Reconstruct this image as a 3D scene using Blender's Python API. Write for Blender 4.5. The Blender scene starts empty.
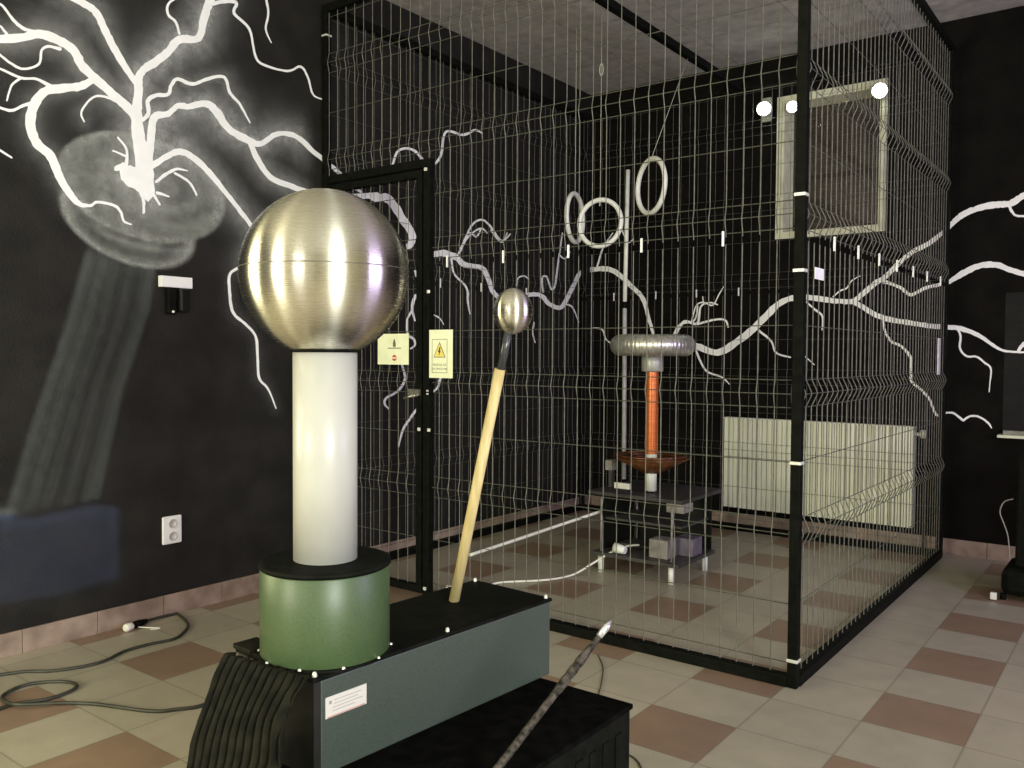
import bpy, math, random
import numpy as np
from mathutils import Vector, Matrix, noise
random.seed(7)
S = bpy.context.scene
COL = S.collection

# ---------------------------------------------------------------- camera
F, YAW, PITCH, ROLL = 857.65, -0.6475, -0.0338, 0.0059
CAM = Vector((3.5952, -5.7657, 1.1988))
_fw = Vector((math.sin(YAW)*math.cos(PITCH), math.cos(YAW)*math.cos(PITCH), math.sin(PITCH)))
_r = Vector((math.cos(YAW), -math.sin(YAW), 0)); _u = _r.cross(_fw)
RT = _r*math.cos(ROLL) + _u*math.sin(ROLL)
UP = -_r*math.sin(ROLL) + _u*math.cos(ROLL)
cd = bpy.data.cameras.new('camera'); co = bpy.data.objects.new('camera', cd); COL.objects.link(co)
cd.sensor_fit = 'HORIZONTAL'; cd.sensor_width = 36; cd.lens = F/1024*36; cd.clip_start = .05
co.matrix_world = Matrix(((RT.x, UP.x, -_fw.x, CAM.x), (RT.y, UP.y, -_fw.y, CAM.y), (RT.z, UP.z, -_fw.z, CAM.z), (0, 0, 0, 1)))
S.camera = co

def at(x, y, ax, v):
    """the point of the plane (axis ax = v) measured at this spot of the photograph"""
    d = _fw + RT*(x-512)/F - UP*(y-384)/F
    return CAM + d*((v-CAM[ax])/d[ax])
def depth(p): return (Vector(p)-CAM).dot(_fw)

# ---------------------------------------------------------------- world, exposure, daylight
w = bpy.data.worlds.new('world'); S.world = w; w.use_nodes = True
w.node_tree.nodes['Background'].inputs[0].default_value = (.6, .65, .75, 1)
w.node_tree.nodes['Background'].inputs[1].default_value = .3
S.view_settings.view_transform = 'Standard'; S.view_settings.look = 'None'
S.view_settings.exposure = 0.35; S.view_settings.gamma = 1; S.view_settings.use_curve_mapping = False

RX, FY, CH = 6.2, -9.4, 3.227       # right wall, front wall, ceiling height
def area(name, loc, direction, sx, sy, power, col, spread=180):
    l = bpy.data.lights.new(name, 'AREA'); l.shape = 'RECTANGLE'; l.size = sx; l.size_y = sy
    l.energy = power; l.color = col; l.spread = math.radians(spread)
    o = bpy.data.objects.new(name, l); COL.objects.link(o); o.location = loc
    o.rotation_euler = Vector(direction).to_track_quat('-Z', 'Y').to_euler()
    return o
# daylight through the room's windows (all behind / beside the camera)
area('window_light_white', (RX-.06, -6.45, 1.6), (-1, 0, 0), 1.0, 1.5, 200, (.95, 1, .93))
area('window_light_violet', (RX-.06, -2.4, 1.6), (-1, 0, 0), 1.7, 1.5, 60, (.69, .57, 1))
area('window_light_warm', (.06, -6.2, 1.55), (1, 0, 0), .9, 1.5, 50, (1, .93, .55))
area('window_light_cream', (1.1, FY+.06, 1.6), (0, 1, 0), .9, 1.5, 130, (1, .96, .70))
area('window_light_far', (3.6, FY+.06, 1.6), (0, 1, 0), 1.2, 1.5, 26, (1, .97, .86))

# ---------------------------------------------------------------- helpers
def mat(name, col, rough=.5, metal=0, spec=.5, em=None, ems=0, **k):
    m = bpy.data.materials.new(name); m.use_nodes = True
    b = m.node_tree.nodes['Principled BSDF']
    b.inputs['Base Color'].default_value = (*col, 1); b.inputs['Roughness'].default_value = rough
    b.inputs['Metallic'].default_value = metal; b.inputs['Specular IOR Level'].default_value = spec
    if em: b.inputs['Emission Color'].default_value = (*em, 1); b.inputs['Emission Strength'].default_value = ems
    return m
def N(m, t, **k):
    n = m.node_tree.nodes.new(t)
    for a, v in k.items(): setattr(n, a, v)
    return n
def L(m, a, b): m.node_tree.links.new(a, b)
def noisy(m, c1, c2, scale, detail=4, bump=0, coord='Object', stretch=(1, 1, 1), lo=.35, hi=.65, bscale=None):
    b = m.node_tree.nodes['Principled BSDF']
    tc = N(m, 'ShaderNodeTexCoord'); mp = N(m, 'ShaderNodeMapping'); mp.inputs['Scale'].default_value = stretch
    L(m, tc.outputs[coord], mp.inputs[0])
    n = N(m, 'ShaderNodeTexNoise'); n.inputs['Scale'].default_value = scale; n.inputs['Detail'].default_value = detail
    L(m, mp.outputs[0], n.inputs['Vector'])
    r = N(m, 'ShaderNodeValToRGB'); r.color_ramp.elements[0].position = lo; r.color_ramp.elements[1].position = hi
    r.color_ramp.elements[0].color = (*c1, 1); r.color_ramp.elements[1].color = (*c2, 1)
    L(m, n.outputs['Fac'], r.inputs[0]); L(m, r.outputs[0], b.inputs['Base Color'])
    if bump:
        n2 = n
        if bscale:
            n2 = N(m, 'ShaderNodeTexNoise'); n2.inputs['Scale'].default_value = bscale; L(m, mp.outputs[0], n2.inputs['Vector'])
        bp = N(m, 'ShaderNodeBump'); bp.inputs['Strength'].default_value = bump; bp.inputs['Distance'].default_value = .01
        L(m, n2.outputs['Fac'], bp.inputs['Height']); L(m, bp.outputs[0], b.inputs['Normal'])
    return m

class MB:
    def __init__(s): s.v = []; s.f = []; s.sm = []
    def add(s, vs, fs, smooth=False):
        o = len(s.v); s.v += [tuple(v) for v in vs]; s.f += [tuple(i+o for i in f) for f in fs]; s.sm += [smooth]*len(fs); return s
    def box(s, a, b, M=None):
        x0, y0, z0 = a; x1, y1, z1 = b
        vs = [Vector(p) for p in ((x0,y0,z0),(x1,y0,z0),(x1,y1,z0),(x0,y1,z0),(x0,y0,z1),(x1,y0,z1),(x1,y1,z1),(x0,y1,z1))]
        if M: vs = [M@v for v in vs]
        return s.add(vs, [(0,3,2,1),(4,5,6,7),(0,1,5,4),(1,2,6,5),(2,3,7,6),(3,0,4,7)])
    def tube(s, pts, r, n=8, caps=True, closed=False):
        pts = [Vector(p) for p in pts]; m = len(pts)
        rr = r if isinstance(r, (list, tuple)) else [r]*m
        vs = []; prev = None
        for i, p in enumerate(pts):
            if closed: t = pts[(i+1) % m]-pts[i-1]
            else: t = pts[min(i+1, m-1)]-pts[max(i-1, 0)]
            t.normalize()
            if prev is None:
                a = Vector((0, 0, 1)) if abs(t.z) < .9 else Vector((1, 0, 0))
                prev = (a-t*a.dot(t)).normalized()
            else: prev = (prev-t*prev.dot(t)).normalized()
            q = t.cross(prev)
            for k in range(n):
                a = 2*math.pi*k/n; vs.append(p+(prev*math.cos(a)+q*math.sin(a))*rr[i])
        fs = []
        for i in range(m if closed else m-1):
            j = (i+1) % m
            for k in range(n): fs.append((i*n+k, i*n+(k+1) % n, j*n+(k+1) % n, j*n+k))
        s.add(vs, fs, n > 4)
        if caps and not closed:
            o = len(s.v)-len(vs)
            s.f += [tuple(o+k for k in reversed(range(n))), tuple(o+(m-1)*n+k for k in range(n))]; s.sm += [False, False]
        return s
    def lathe(s, prof, c=(0, 0, 0), n=48, M=None):
        vs = []; m = len(prof)
        for (r, z) in prof:
            for k in range(n):
                a = 2*math.pi*k/n; v = Vector((r*math.cos(a), r*math.sin(a), z))
                if M: v = M@v
                vs.append(v+Vector(c))
        fs = [(i*n+k, i*n+(k+1) % n, (i+1)*n+(k+1) % n, (i+1)*n+k) for i in range(m-1) for k in range(n)]
        return s.add(vs, fs, True)
    def cyl(s, c, r, z0, z1, n=40, bev=0.0):
        b = bev
        pr = [(0.0001, z0), (r-b, z0), (r, z0+b), (r, z1-b), (r-b, z1), (.0001, z1)] if b else None
        if b: return s.lathe(pr, c, n)
        vs = [(c[0]+r*math.cos(2*math.pi*k/n), c[1]+r*math.sin(2*math.pi*k/n), c[2]+z) for z in (z0, z1) for k in range(n)]
        s.add(vs, [(k, (k+1) % n, n+(k+1) % n, n+k) for k in range(n)], True)
        o = len(s.v)-2*n; s.f += [tuple(o+k for k in reversed(range(n))), tuple(o+n+k for k in range(n))]; s.sm += [False, False]
        return s
    def build(s, name, m, parent=None, bevel=0, autosmooth=True, loc=None):
        me = bpy.data.meshes.new(name)
        vs = s.v
        org = Vector(loc) if loc is not None else Vector((0, 0, 0))
        if parent is not None: org = world_of(parent)
        if loc is not None or parent is not None: vs = [Vector(v)-org for v in vs]
        me.from_pydata([tuple(v) for v in vs], [], s.f)
        me.polygons.foreach_set('use_smooth', s.sm); me.update()
        o = bpy.data.objects.new(name, me); COL.objects.link(o)
        if isinstance(m, (list, tuple)):
            for q in m: me.materials.append(q)
        else: me.materials.append(m)
        if parent is not None: o.parent = parent
        elif loc is not None: o.location = loc
        if bevel:
            bv = o.modifiers.new('bevel', 'BEVEL'); bv.width = bevel; bv.segments = 2; bv.limit_method = 'ANGLE'
        return o
def world_of(o):
    v = Vector((0, 0, 0))
    while o is not None: v = v+o.location; o = o.parent
    return v
def tag(o, label=None, cat=None, group=None, kind=None):
    if label: o['label'] = label
    if cat: o['category'] = cat
    if group: o['group'] = group
    if kind: o['kind'] = kind
    return o
def thing(name, loc, label, cat, group=None):
    o = bpy.data.objects.new(name, None); COL.objects.link(o); o.location = loc; o.empty_display_size = .1
    return tag(o, label, cat, group)
def struct(name, mb, m, parent=None, label=None, bevel=0):
    o = mb.build(name, m, parent, bevel=bevel)
    if parent is None: o['kind'] = 'structure'
    if label: o['label'] = label
    return o
def text_mesh(name, txt, size, M, m, parent, extrude=.0002, align='CENTER'):
    c = bpy.data.curves.new(name, 'FONT'); c.body = txt; c.size = size; c.extrude = extrude; c.align_x = align; c.align_y = 'CENTER'
    c.resolution_u = 2
    t = bpy.data.objects.new(name+'_tmp', c); COL.objects.link(t)
    dg = bpy.context.evaluated_depsgraph_get()
    me = bpy.data.meshes.new_from_object(t.evaluated_get(dg)); bpy.data.objects.remove(t)
    me.transform(M); me.materials.clear(); me.materials.append(m)
    o = bpy.data.objects.new(name, me); COL.objects.link(o); o.parent = parent
    return o
def smooth_line(pts, n=6):
    P = [np.array(p, float) for p in pts]; out = []
    for i in range(len(P)-1):
        p0 = P[max(i-1, 0)]; p1 = P[i]; p2 = P[i+1]; p3 = P[min(i+2, len(P)-1)]
        for k in range(n):
            t = k/n
            out.append(.5*((2*p1)+(-p0+p2)*t+(2*p0-5*p1+4*p2-p3)*t*t+(-p0+3*p1-3*p2+p3)*t**3))
    out.append(P[-1]); return out

# ---------------------------------------------------------------- materials
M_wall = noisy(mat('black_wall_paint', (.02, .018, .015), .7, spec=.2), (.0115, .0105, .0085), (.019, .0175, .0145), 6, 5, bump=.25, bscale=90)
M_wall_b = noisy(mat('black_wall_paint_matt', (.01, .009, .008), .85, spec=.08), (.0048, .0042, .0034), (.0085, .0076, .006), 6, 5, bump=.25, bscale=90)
M_light = noisy(mat('cream_wall_paint', (.6, .56, .44), .8), (.52, .49, .38), (.6, .56, .45), 3)
M_white = mat('white_wall_paint', (.9, .9, .87), .55, spec=.3)
M_skirt = noisy(mat('brown_skirting_tile', (.2, .14, .11), .55), (.21, .15, .11), (.37, .275, .21), 9, 5)
M_black = noisy(mat('black_painted_steel', (.006, .006, .005), .6, spec=.05), (.0035, .004, .003), (.0075, .008, .0065), 30)
M_wire = noisy(mat('galvanised_wire', (.3, .29, .25), .5, spec=.3), (.095, .095, .075), (.155, .15, .125), 40)
M_wire_dim = noisy(mat('dull_cross_wire', (.17, .17, .14), .5, spec=.3), (.055, .06, .045), (.09, .092, .072), 40)
M_clip = noisy(mat('bright_clip', (.75, .76, .68), .3, metal=.3), (.7, .7, .62), (.82, .82, .75), 50)
M_tie = noisy(mat('white_cable_tie', (.95, .95, .93), .4), (.9, .9, .88), (.95, .95, .93), 50)

# floor: 30 cm tiles, brown at every second tile of every second row
M_floor = mat('floor_tiles', (.4, .36, .27), .42, spec=.4)
def floor_mat(m):
    T, TX, TY = .3041, 2.8368, -1.9315
    b = m.node_tree.nodes['Principled BSDF']
    g = N(m, 'ShaderNodeNewGeometry'); sp = N(m, 'ShaderNodeSeparateXYZ'); L(m, g.outputs['Position'], sp.inputs[0])
    def mth(op, a, bb=None, c=None):
        n = N(m, 'ShaderNodeMath', operation=op)
        for i, v in enumerate((a, bb, c)):
            if v is None: continue
            if isinstance(v, (int, float)): n.inputs[i].default_value = v
            else: L(m, v, n.inputs[i])
        return n.outputs[0]
    u = mth('DIVIDE', mth('SUBTRACT', sp.outputs['X'], TX), T); v = mth('DIVIDE', mth('SUBTRACT', TY, sp.outputs['Y']), T)
    def even(q): return mth('LESS_THAN', mth('FLOORED_MODULO', q, 2.0), 1.0)
    brown = mth('MULTIPLY', even(u), even(v))
    def edge(q):
        f = mth('FLOORED_MODULO', q, 1.0); return mth('GREATER_THAN', mth('ABSOLUTE', mth('SUBTRACT', f, .5)), .489)
    joint = mth('MAXIMUM', edge(u), edge(v))
    n = N(m, 'ShaderNodeTexNoise'); n.inputs['Scale'].default_value = 9; n.inputs['Detail'].default_value = 6; L(m, g.outputs['Position'], n.inputs['Vector'])
    n2 = N(m, 'ShaderNodeTexNoise'); n2.inputs['Scale'].default_value = 160; L(m, g.outputs['Position'], n2.inputs['Vector'])
    # per tile tone
    cx = N(m, 'ShaderNodeCombineXYZ'); L(m, mth('FLOOR', u), cx.inputs[0]); L(m, mth('FLOOR', v), cx.inputs[1])
    wn = N(m, 'ShaderNodeTexWhiteNoise'); L(m, cx.outputs[0], wn.inputs['Vector'])
    mx = N(m, 'ShaderNodeMix', data_type='RGBA'); L(m, brown, mx.inputs[0])
    mx.inputs[6].default_value = (.37, .335, .25, 1); mx.inputs[7].default_value = (.25, .172, .115, 1)
    tone = mth('ADD', mth('ADD', mth('MULTIPLY', n.outputs['Fac'], .35), mth('MULTIPLY', n2.outputs['Fac'], .25)), mth('ADD', mth('MULTIPLY', wn.outputs['Value'], .1), .66))
    hs = N(m, 'ShaderNodeHueSaturation'); L(m, mx.outputs[2], hs.inputs['Color']); L(m, tone, hs.inputs['Value'])
    mj = N(m, 'ShaderNodeMix', data_type='RGBA'); L(m, mth('MULTIPLY', joint, .45), mj.inputs[0]); L(m, hs.outputs[0], mj.inputs[6]); mj.inputs[7].default_value = (.13, .11, .08, 1)
    L(m, mj.outputs[2], b.inputs['Base Color'])
floor_mat(M_floor)

# ceiling: mineral tiles with pale joints
M_ceil = mat('ceiling_tiles', (.5, .47, .42), .9)
def ceil_mat(m):
    b = m.node_tree.nodes['Principled BSDF']
    g = N(m, 'ShaderNodeNewGeometry')
    br = N(m, 'ShaderNodeTexBrick'); br.offset = 0; br.inputs['Scale'].default_value = 1
    br.inputs['Brick Width'].default_value = .6; br.inputs['Row Height'].default_value = .6; br.inputs['Mortar Size'].default_value = .008
    br.inputs['Color1'].default_value = (.48, .455, .41, 1); br.inputs['Color2'].default_value = (.44, .42, .38, 1); br.inputs['Mortar'].default_value = (.36, .34, .3, 1)
    L(m, g.outputs['Position'], br.inputs['Vector'])
    n = N(m, 'ShaderNodeTexNoise'); n.inputs['Scale'].default_value = 14; n.inputs['Detail'].default_value = 8; L(m, g.outputs['Position'], n.inputs['Vector'])
    r = N(m, 'ShaderNodeMapRange'); r.inputs[1].default_value = .3; r.inputs[2].default_value = .7; r.inputs[3].default_value = .72; r.inputs[4].default_value = 1.1
    L(m, n.outputs['Fac'], r.inputs[0])
    hs = N(m, 'ShaderNodeHueSaturation'); L(m, br.outputs[0], hs.inputs['Color']); L(m, r.outputs[0], hs.inputs['Value']); L(m, hs.outputs[0], b.inputs['Base Color'])
    bp = N(m, 'ShaderNodeBump'); bp.inputs['Strength'].default_value = .4; bp.inputs['Distance'].default_value = .01; L(m, n.outputs['Fac'], bp.inputs['Height']); L(m, bp.outputs[0], b.inputs['Normal'])
ceil_mat(M_ceil)

# ---------------------------------------------------------------- room shell
T_ = .25
struct('floor', MB().box((-T_, FY-T_, -.1), (RX+T_, T_, 0)), M_floor)
struct('ceiling', MB().box((-T_, FY-T_, CH), (RX+T_, T_, CH+.1)), M_ceil)
def wall_with_holes(name, axis, v0, v1, a0, a1, holes, m):
    """wall slab between v0 and v1 on `axis`, spanning a0..a1, with rectangular window holes (a, b, z0, z1)"""
    mb = MB()
    def bx(p, q, z0, z1):
        if q-p < 1e-4 or z1-z0 < 1e-4: return
        if axis == 0: mb.box((v0, p, z0), (v1, q, z1))
        else: mb.box((p, v0, z0), (q, v1, z1))
    cur = a0
    for (p, q, z0, z1) in sorted(holes):
        bx(cur, p, 0, CH); bx(p, q, 0, z0); bx(p, q, z1, CH); cur = q
    bx(cur, a1, 0, CH)
    return struct(name, mb, m)
WX0, WX1, WZ0, WZ1 = 1.515, 2.15, 2.03, 2.915
wl = wall_with_holes('wall_left', 0, -T_, 0, FY, 0, [(-6.65, -5.75, .8, 2.3)], M_wall)
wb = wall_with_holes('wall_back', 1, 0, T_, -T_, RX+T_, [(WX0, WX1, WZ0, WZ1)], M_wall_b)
wr = wall_with_holes('wall_right', 0, RX, RX+T_, FY, 0, [(-6.95, -5.95, .85, 2.35), (-3.3, -1.5, .85, 2.35)], M_light)
wf = wall_with_holes('wall_front', 1, FY-T_, FY, -T_, RX+T_, [(.65, 1.55, .85, 2.35), (3.0, 4.2, .85, 2.35)], M_light)
# skirting tiles
def skirting(name, axis, a0, a1):
    mb = MB(); n = int(round(abs(a1-a0)/.3041)); st = (a1-a0)/n
    for i in range(n):
        p, q = a0+i*st+.001, a0+(i+1)*st-.001
        if axis == 0: mb.box((0, p, 0), (.012, q, .095))
        else: mb.box((p, -.012, 0), (q, 0, .095))
    return struct(name, mb, M_skirt, bevel=.002)
skirting('baseboard_left', 0, FY, 0)
skirting('baseboard_back', 1, .012, RX)

# window_1: recessed window high on the back wall, dark brown shutter behind its pane
M_frame = noisy(mat('cream_window_paint', (.62, .62, .45), .5), (.50, .50, .36), (.66, .66, .50), 12)
M_shut = noisy(mat('brown_shutter', (.03, .016, .01), .6), (.022, .012, .008), (.04, .02, .014), 10, stretch=(8, 1, 1))
M_glass = mat('dark_glass', (.02, .02, .02), .05); 
def glass(m, f=.08):
    nt = m.node_tree; nt.nodes.clear(); o = N(m, 'ShaderNodeOutputMaterial'); t = N(m, 'ShaderNodeBsdfTransparent'); g = N(m, 'ShaderNodeBsdfGlossy')
    g.inputs['Roughness'].default_value = .03; mx = N(m, 'ShaderNodeMixShader'); fr = N(m, 'ShaderNodeFresnel'); fr.inputs[0].default_value = 1.45
    L(m, fr.outputs[0], mx.inputs[0]); L(m, t.outputs[0], mx.inputs[1]); L(m, g.outputs[0], mx.inputs[2]); L(m, mx.outputs[0], o.inputs[0])
glass(M_glass)
fr = MB()
t = .035
fr.box((WX0-t, -.012, WZ0-t), (WX0, 0, WZ1+t)); fr.box((WX1, -.012, WZ0-t), (WX1+t, 0, WZ1+t))
fr.box((WX0, -.012, WZ0-t), (WX1, 0, WZ0)); fr.box((WX0, -.012, WZ1), (WX1, 0, WZ1+t))
fr.box((WX0, 0, WZ0), (WX0+.012, .2, WZ1)); fr.box((WX1-.012, 0, WZ0), (WX1, .2, WZ1))
fr.box((WX0+.012, 0, WZ0), (WX1-.012, .2, WZ0+.012)); fr.box((WX0+.012, 0, WZ1-.012), (WX1-.012, .2, WZ1))
win = struct('window_1', fr, M_frame, label='cream framed recessed window high on the black back wall')
MB().box((WX0+.013, .19, WZ0+.013), (WX1-.013, .196, WZ1-.013)).build('window_pane', M_glass, win)
sh = MB().box((WX0+.002, .215, WZ0), (WX1-.002, .235, WZ1))
for i in range(22):
    z = WZ0+.02+i*.04; sh.box((WX0+.01, .205, z), (WX1-.01, .215, z+.03))
sh.build('shutter', M_shut, win)
# the windows that light the room
def side_window(name, axis, v, a, b, z0, z1, s):
    mb = MB(); t = .05
    def bx(p, q, y0, y1, d0, d1):
        lo, hi = sorted((v+s*d0, v+s*d1))
        if axis == 0: mb.box((lo, p, y0), (hi, q, y1))
        else: mb.box((p, lo, y0), (q, hi, y1))
    bx(a-t, a, z0-t, z1+t, -.03, .03); bx(b, b+t, z0-t, z1+t, -.03, .03)
    bx(a, b, z0-t, z0, -.03, .08); bx(a, b, z1, z1+t, -.03, .03)
    struct(name, mb, M_white)
side_window('window_2', 0, RX, -6.95, -5.95, .85, 2.35, -1)
side_window('window_3', 0, RX, -3.3, -1.5, .85, 2.35, -1)
side_window('window_4', 0, 0, -6.65, -5.75, .8, 2.3, 1)
side_window('window_5', 1, FY, .65, 1.55, .85, 2.35, 1)
side_window('window_6', 1, FY, 3.0, 4.2, .85, 2.35, 1)

# ---------------------------------------------------------------- the painted lightning
A = lambda pts: [(x/3.0727, y/3.0727, wd/3.0727) for x, y, wd in pts]                    # traced from the left part
Bc = lambda pts: [(x/3.0727, 240+y/3.0727, wd/3.0727) for x, y, wd in pts]
Ec = lambda pts: [(310+x/3.012, y/3.012, wd/3.012) for x, y, wd in pts]
Fc = lambda pts: [(310+x/3.303, 230+y/3.303, wd/3.303) for x, y, wd in pts]
left_strokes = [
 A([(452,600,46),(445,540,52),(432,460,42),(420,390,36),(420,330,30),(424,280,26),(425,240,24),(440,215,24),(470,195,26),(510,165,26),(550,122,25),(608,118,22),(625,60,25),(640,12,27),(660,-30,27)]),
 A([(420,260,16),(380,200,20),(345,140,22),(320,90,22),(295,40,22),(250,8,20),(190,-20,18)]),
 A([(425,370,30),(390,330,28),(345,290,26),(290,240,26),(250,200,28),(225,155,27),(180,125,28),(120,105,27),(60,117,26),(-40,122,25)]),
 A([(290,242,22),(245,265,26),(190,272,26),(140,280,28),(105,320,32),(92,380,30),(112,440,28),(155,480,28),(180,540,26),(210,590,22),(240,625,16),(275,632,9),(300,621,9),(350,632,9),(370,652,8),(380,680,7),(403,690,5)]),
 A([(160,268,12),(110,243,8),(65,240,8),(0,212,7),(-30,205,6)]), A([(65,240,8),(35,262,7),(20,310,5)]),
 A([(100,318,14),(70,325,10),(35,340,9),(0,332,8),(-30,328,7)]),
 A([(185,152,10),(150,143,9),(127,155,8),(118,197,8),(72,212,8),(35,197,8),(0,170,7),(-25,155,6)]),
 A([(125,100,12),(75,90,10),(40,62,9),(10,22,7),(-10,8,6)]), A([(20,105,8),(0,80,6)]), A([(-20,450,6),(35,485,6)]),
 A([(370,320,9),(330,300,8),(290,297,7),(262,322,7),(248,350,6),(258,375,4)]),
 A([(432,372,12),(455,350,13),(452,312,12),(475,294,13),(515,290,12),(525,262,11),(545,243,11),(590,259,11),(640,242,10),(688,238,10),(705,285,9),(735,320,8),(767,378,4)]),
 A([(455,600,22),(458,500,20),(462,430,24),(472,362,24),(515,350,18),(545,326,18),(580,328,19),(630,318,22),(665,345,24),(700,395,22),(760,430,22),(800,442,17),(850,412,15),(910,420,15),(960,465,15),(1005,500,13),(1050,540,12),(1085,575,10),(1110,590,8)]),
 A([(765,432,16),(790,490,18),(830,545,17),(900,575,16),(950,592,17),(1020,605,17),(1100,603,16),(1160,600,20)]),
 [(368,195,6),(376,198,8),(386,198,8.5),(394,206,8),(402,219,8),(410,231,7.5),(412,240,7),(408,247,6)],
 A([(465,510,20),(510,482,18),(552,466,20),(600,490,18),(650,540,18),(690,590,15),(730,640,14),(770,694,12),(790,735,10),(760,800,9)]),
 Bc([(760,62,9),(738,82,9),(705,106,9),(705,170,9),(716,225,9),(760,265,8),(785,300,8),(790,360,8),(795,425,8),(822,457,6),(847,517,4)]),
 A([(478,560,8),(505,538,11),(540,520,9),(575,525,4)]), A([(535,532,7),(580,560,7),(603,600,6)]),
 A([(385,530,56),(430,560,60),(460,580,40)]), A([(385,520,12),(388,462,8),(360,422,6)]), A([(385,480,7),(345,463,5)]),
 A([(430,590,10),(440,620,9),(440,655,8)]), A([(465,590,9),(490,630,6)]), A([(480,592,10),(518,604,5)]), A([(355,520,16),(380,505,16)]),
 A([(640,15,12),(690,5,12),(725,10,11),(718,42,9),(765,90,8),(780,160,7),(800,195,7),(880,219,7),(922,205,7),(945,240,6),(960,290,6),(987,305,4)]),
 A([(812,-20,7),(823,40,7),(815,90,6),(832,132,3)]),
 A([(550,105,8),(538,68,8),(515,45,8),(515,15,8),(540,-8,8)]),
 # behind the cage
 Ec([(163,535,5),(185,512,7),(235,520,7),(260,460,7),(290,447,7),(320,460,8),(350,494,8),(378,490,8),(395,460,7),(400,415,7),(415,395,7),(460,407,7),(495,392,7),(518,402,4)]),
 Ec([(455,745,6),(485,680,6),(515,662,6),(540,680,6),(575,725,6),(602,705,4)]), Ec([(462,730,4),(490,700,5),(515,688,5),(532,702,4)]),
 Fc([(385,85,16),(410,80,20),(440,76,22),(480,90,20),(510,115,18),(565,125,16),(585,155,16),(600,200,14),(620,222,14)]),
 Fc([(490,78,8),(510,35,8),(525,10,7),(548,22,6),(562,0,5)]), Fc([(465,95,7),(475,145,6),(515,190,7),(520,240,7),(527,278,3)]),
 Fc([(595,0,5),(630,40,6),(650,10,4)]), Fc([(670,230,14),(720,214,14),(760,216,14),(790,245,14),(825,256,14),(850,222,14),(885,150,14),(905,132,12)]),
 Fc([(768,205,6),(765,160,6),(780,155,6),(795,195,6),(808,182,6),(815,130,6),(825,60,5),(832,10,4)]), Fc([(820,80,5),(840,95,5),(857,72,4)]),
 Fc([(680,185,5),(685,160,5),(705,152,5),(720,162,4)]), Fc([(840,245,6),(865,255,5),(886,305,3)]), Fc([(738,305,5),(734,340,5),(742,372,3)]),
 Fc([(400,278,4),(425,290,5),(440,312,3)]), Fc([(348,215,9),(338,240,10),(336,265,8),(345,300,5)]),
 Fc([(336,265,7),(318,300,7),(322,345,8),(340,360,8),(345,380,6),(330,392,6)]), Fc([(300,440,7),(312,490,8),(290,530,8),(250,555,8),(245,575,7),(258,590,5)]),
 Fc([(430,485,8),(420,520,7),(400,537,6)]), Fc([(350,593,8),(330,620,8),(305,660,7),(290,717,4)]), Fc([(345,135,8),(350,155,7)]),
]
Gc = lambda pts: [(540+x/3.494, 140+y/3.494, wd/3.494) for x, y, wd in pts]
Hc_ = lambda pts: [(540+x/2.56, 300+y/2.56, wd/2.56) for x, y, wd in pts]
Ic = lambda pts: [(680+x/4.267, 170+y/4.267, wd/4.267) for x, y, wd in pts]
Kc = lambda pts: [(790+x/4.041, 230+y/4.041, wd/4.041) for x, y, wd in pts]
back_strokes = [
 Gc([(163,456,17),(220,450,17),(262,460,17),(320,510,16),(360,555,15),(380,620,12),(398,682,9)]), Gc([(200,445,7),(213,400,6),(225,370,5),(255,325,4)]),
 Gc([(285,310,5),(308,357,5),(328,345,4)]), Gc([(160,660,4),(215,660,5),(230,695,5),(248,710,4)]), Gc([(468,682,8),(490,645,7),(540,630,6),(552,580,5)]),
 Hc_([(390,115,15),(410,121,16),(455,135,16),(500,110,18),(545,75,18),(590,30,17),(615,8,15),(655,-7,14),(690,-6,14)]),
 Hc_([(350,85,6),(370,55,7),(403,60,6),(412,17,5),(435,7,4),(455,12,4)]), Hc_([(403,62,5),(450,50,5),(475,52,5),(482,70,4)]),
 Hc_([(560,78,6),(592,105,5),(605,135,5),(642,147,4)]), Hc_([(400,130,6),(425,180,5),(465,197,4),(485,215,3)]),
 Ic([(50,648,6),(70,580,6),(100,565,6),(140,577,6),(168,530,5),(187,498,4)]), Ic([(100,565,5),(98,540,4)]),
 Kc([(40,268,20),(130,280,22),(200,288,20),(255,288,20),(290,262,20),(345,215,20),(385,190,20),(430,145,20),(490,92,18),(560,55,18),(625,5,18),(660,-30,20),(690,-55,24),(720,-72,26),(745,-82,24),(800,-97,26),(850,-103,26),(890,-106,26),(930,-130,24),(975,-160,22)]),
 Kc([(255,288,18),(300,315,20),(350,345,20),(420,365,20),(500,378,20),(570,388,20),(630,392,20),(690,398,20),(760,425,16),(820,465,13),(855,485,10),(900,492,8),(945,494,8),(975,497,8)]),
 Kc([(885,-100,14),(897,-75,11),(915,-58,9),(960,-55,8)]),
 Kc([(365,205,14),(410,218,13),(450,235,13),(490,262,13),(545,235,13),(600,222,14),(640,212,14),(665,196,20),(700,175,24),(750,150,24),(800,140,24),(850,145,24),(900,165,22),(975,185,22)]),
 Kc([(60,285,7),(100,320,8),(132,350,8),(130,405,4)]), Kc([(175,270,6),(205,245,6),(230,235,6),(250,205,5),(285,185,3)]), Kc([(375,345,9),(380,380,9),(385,410,9),(410,450,10),(450,470,10),(485,510,11),(490,560,11),(492,610,11),(530,645,10),(565,685,10),(590,745,10),(615,742,8),(640,738,7),(665,742,9),(700,770,9)]),
 Kc([(55,505,5),(100,545,3)]), Kc([(680,405,8),(690,430,9),(688,480,9),(715,510,8),(755,512,8),(785,535,8),(812,560,8),(808,620,5),(805,655,4)]),
 Kc([(700,770,9),(730,752,8),(765,755,8),(800,778,8),(815,800,5)]),
 [(1018,351,3),(1024,344,4),(1034,338,4)],
]
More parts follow.
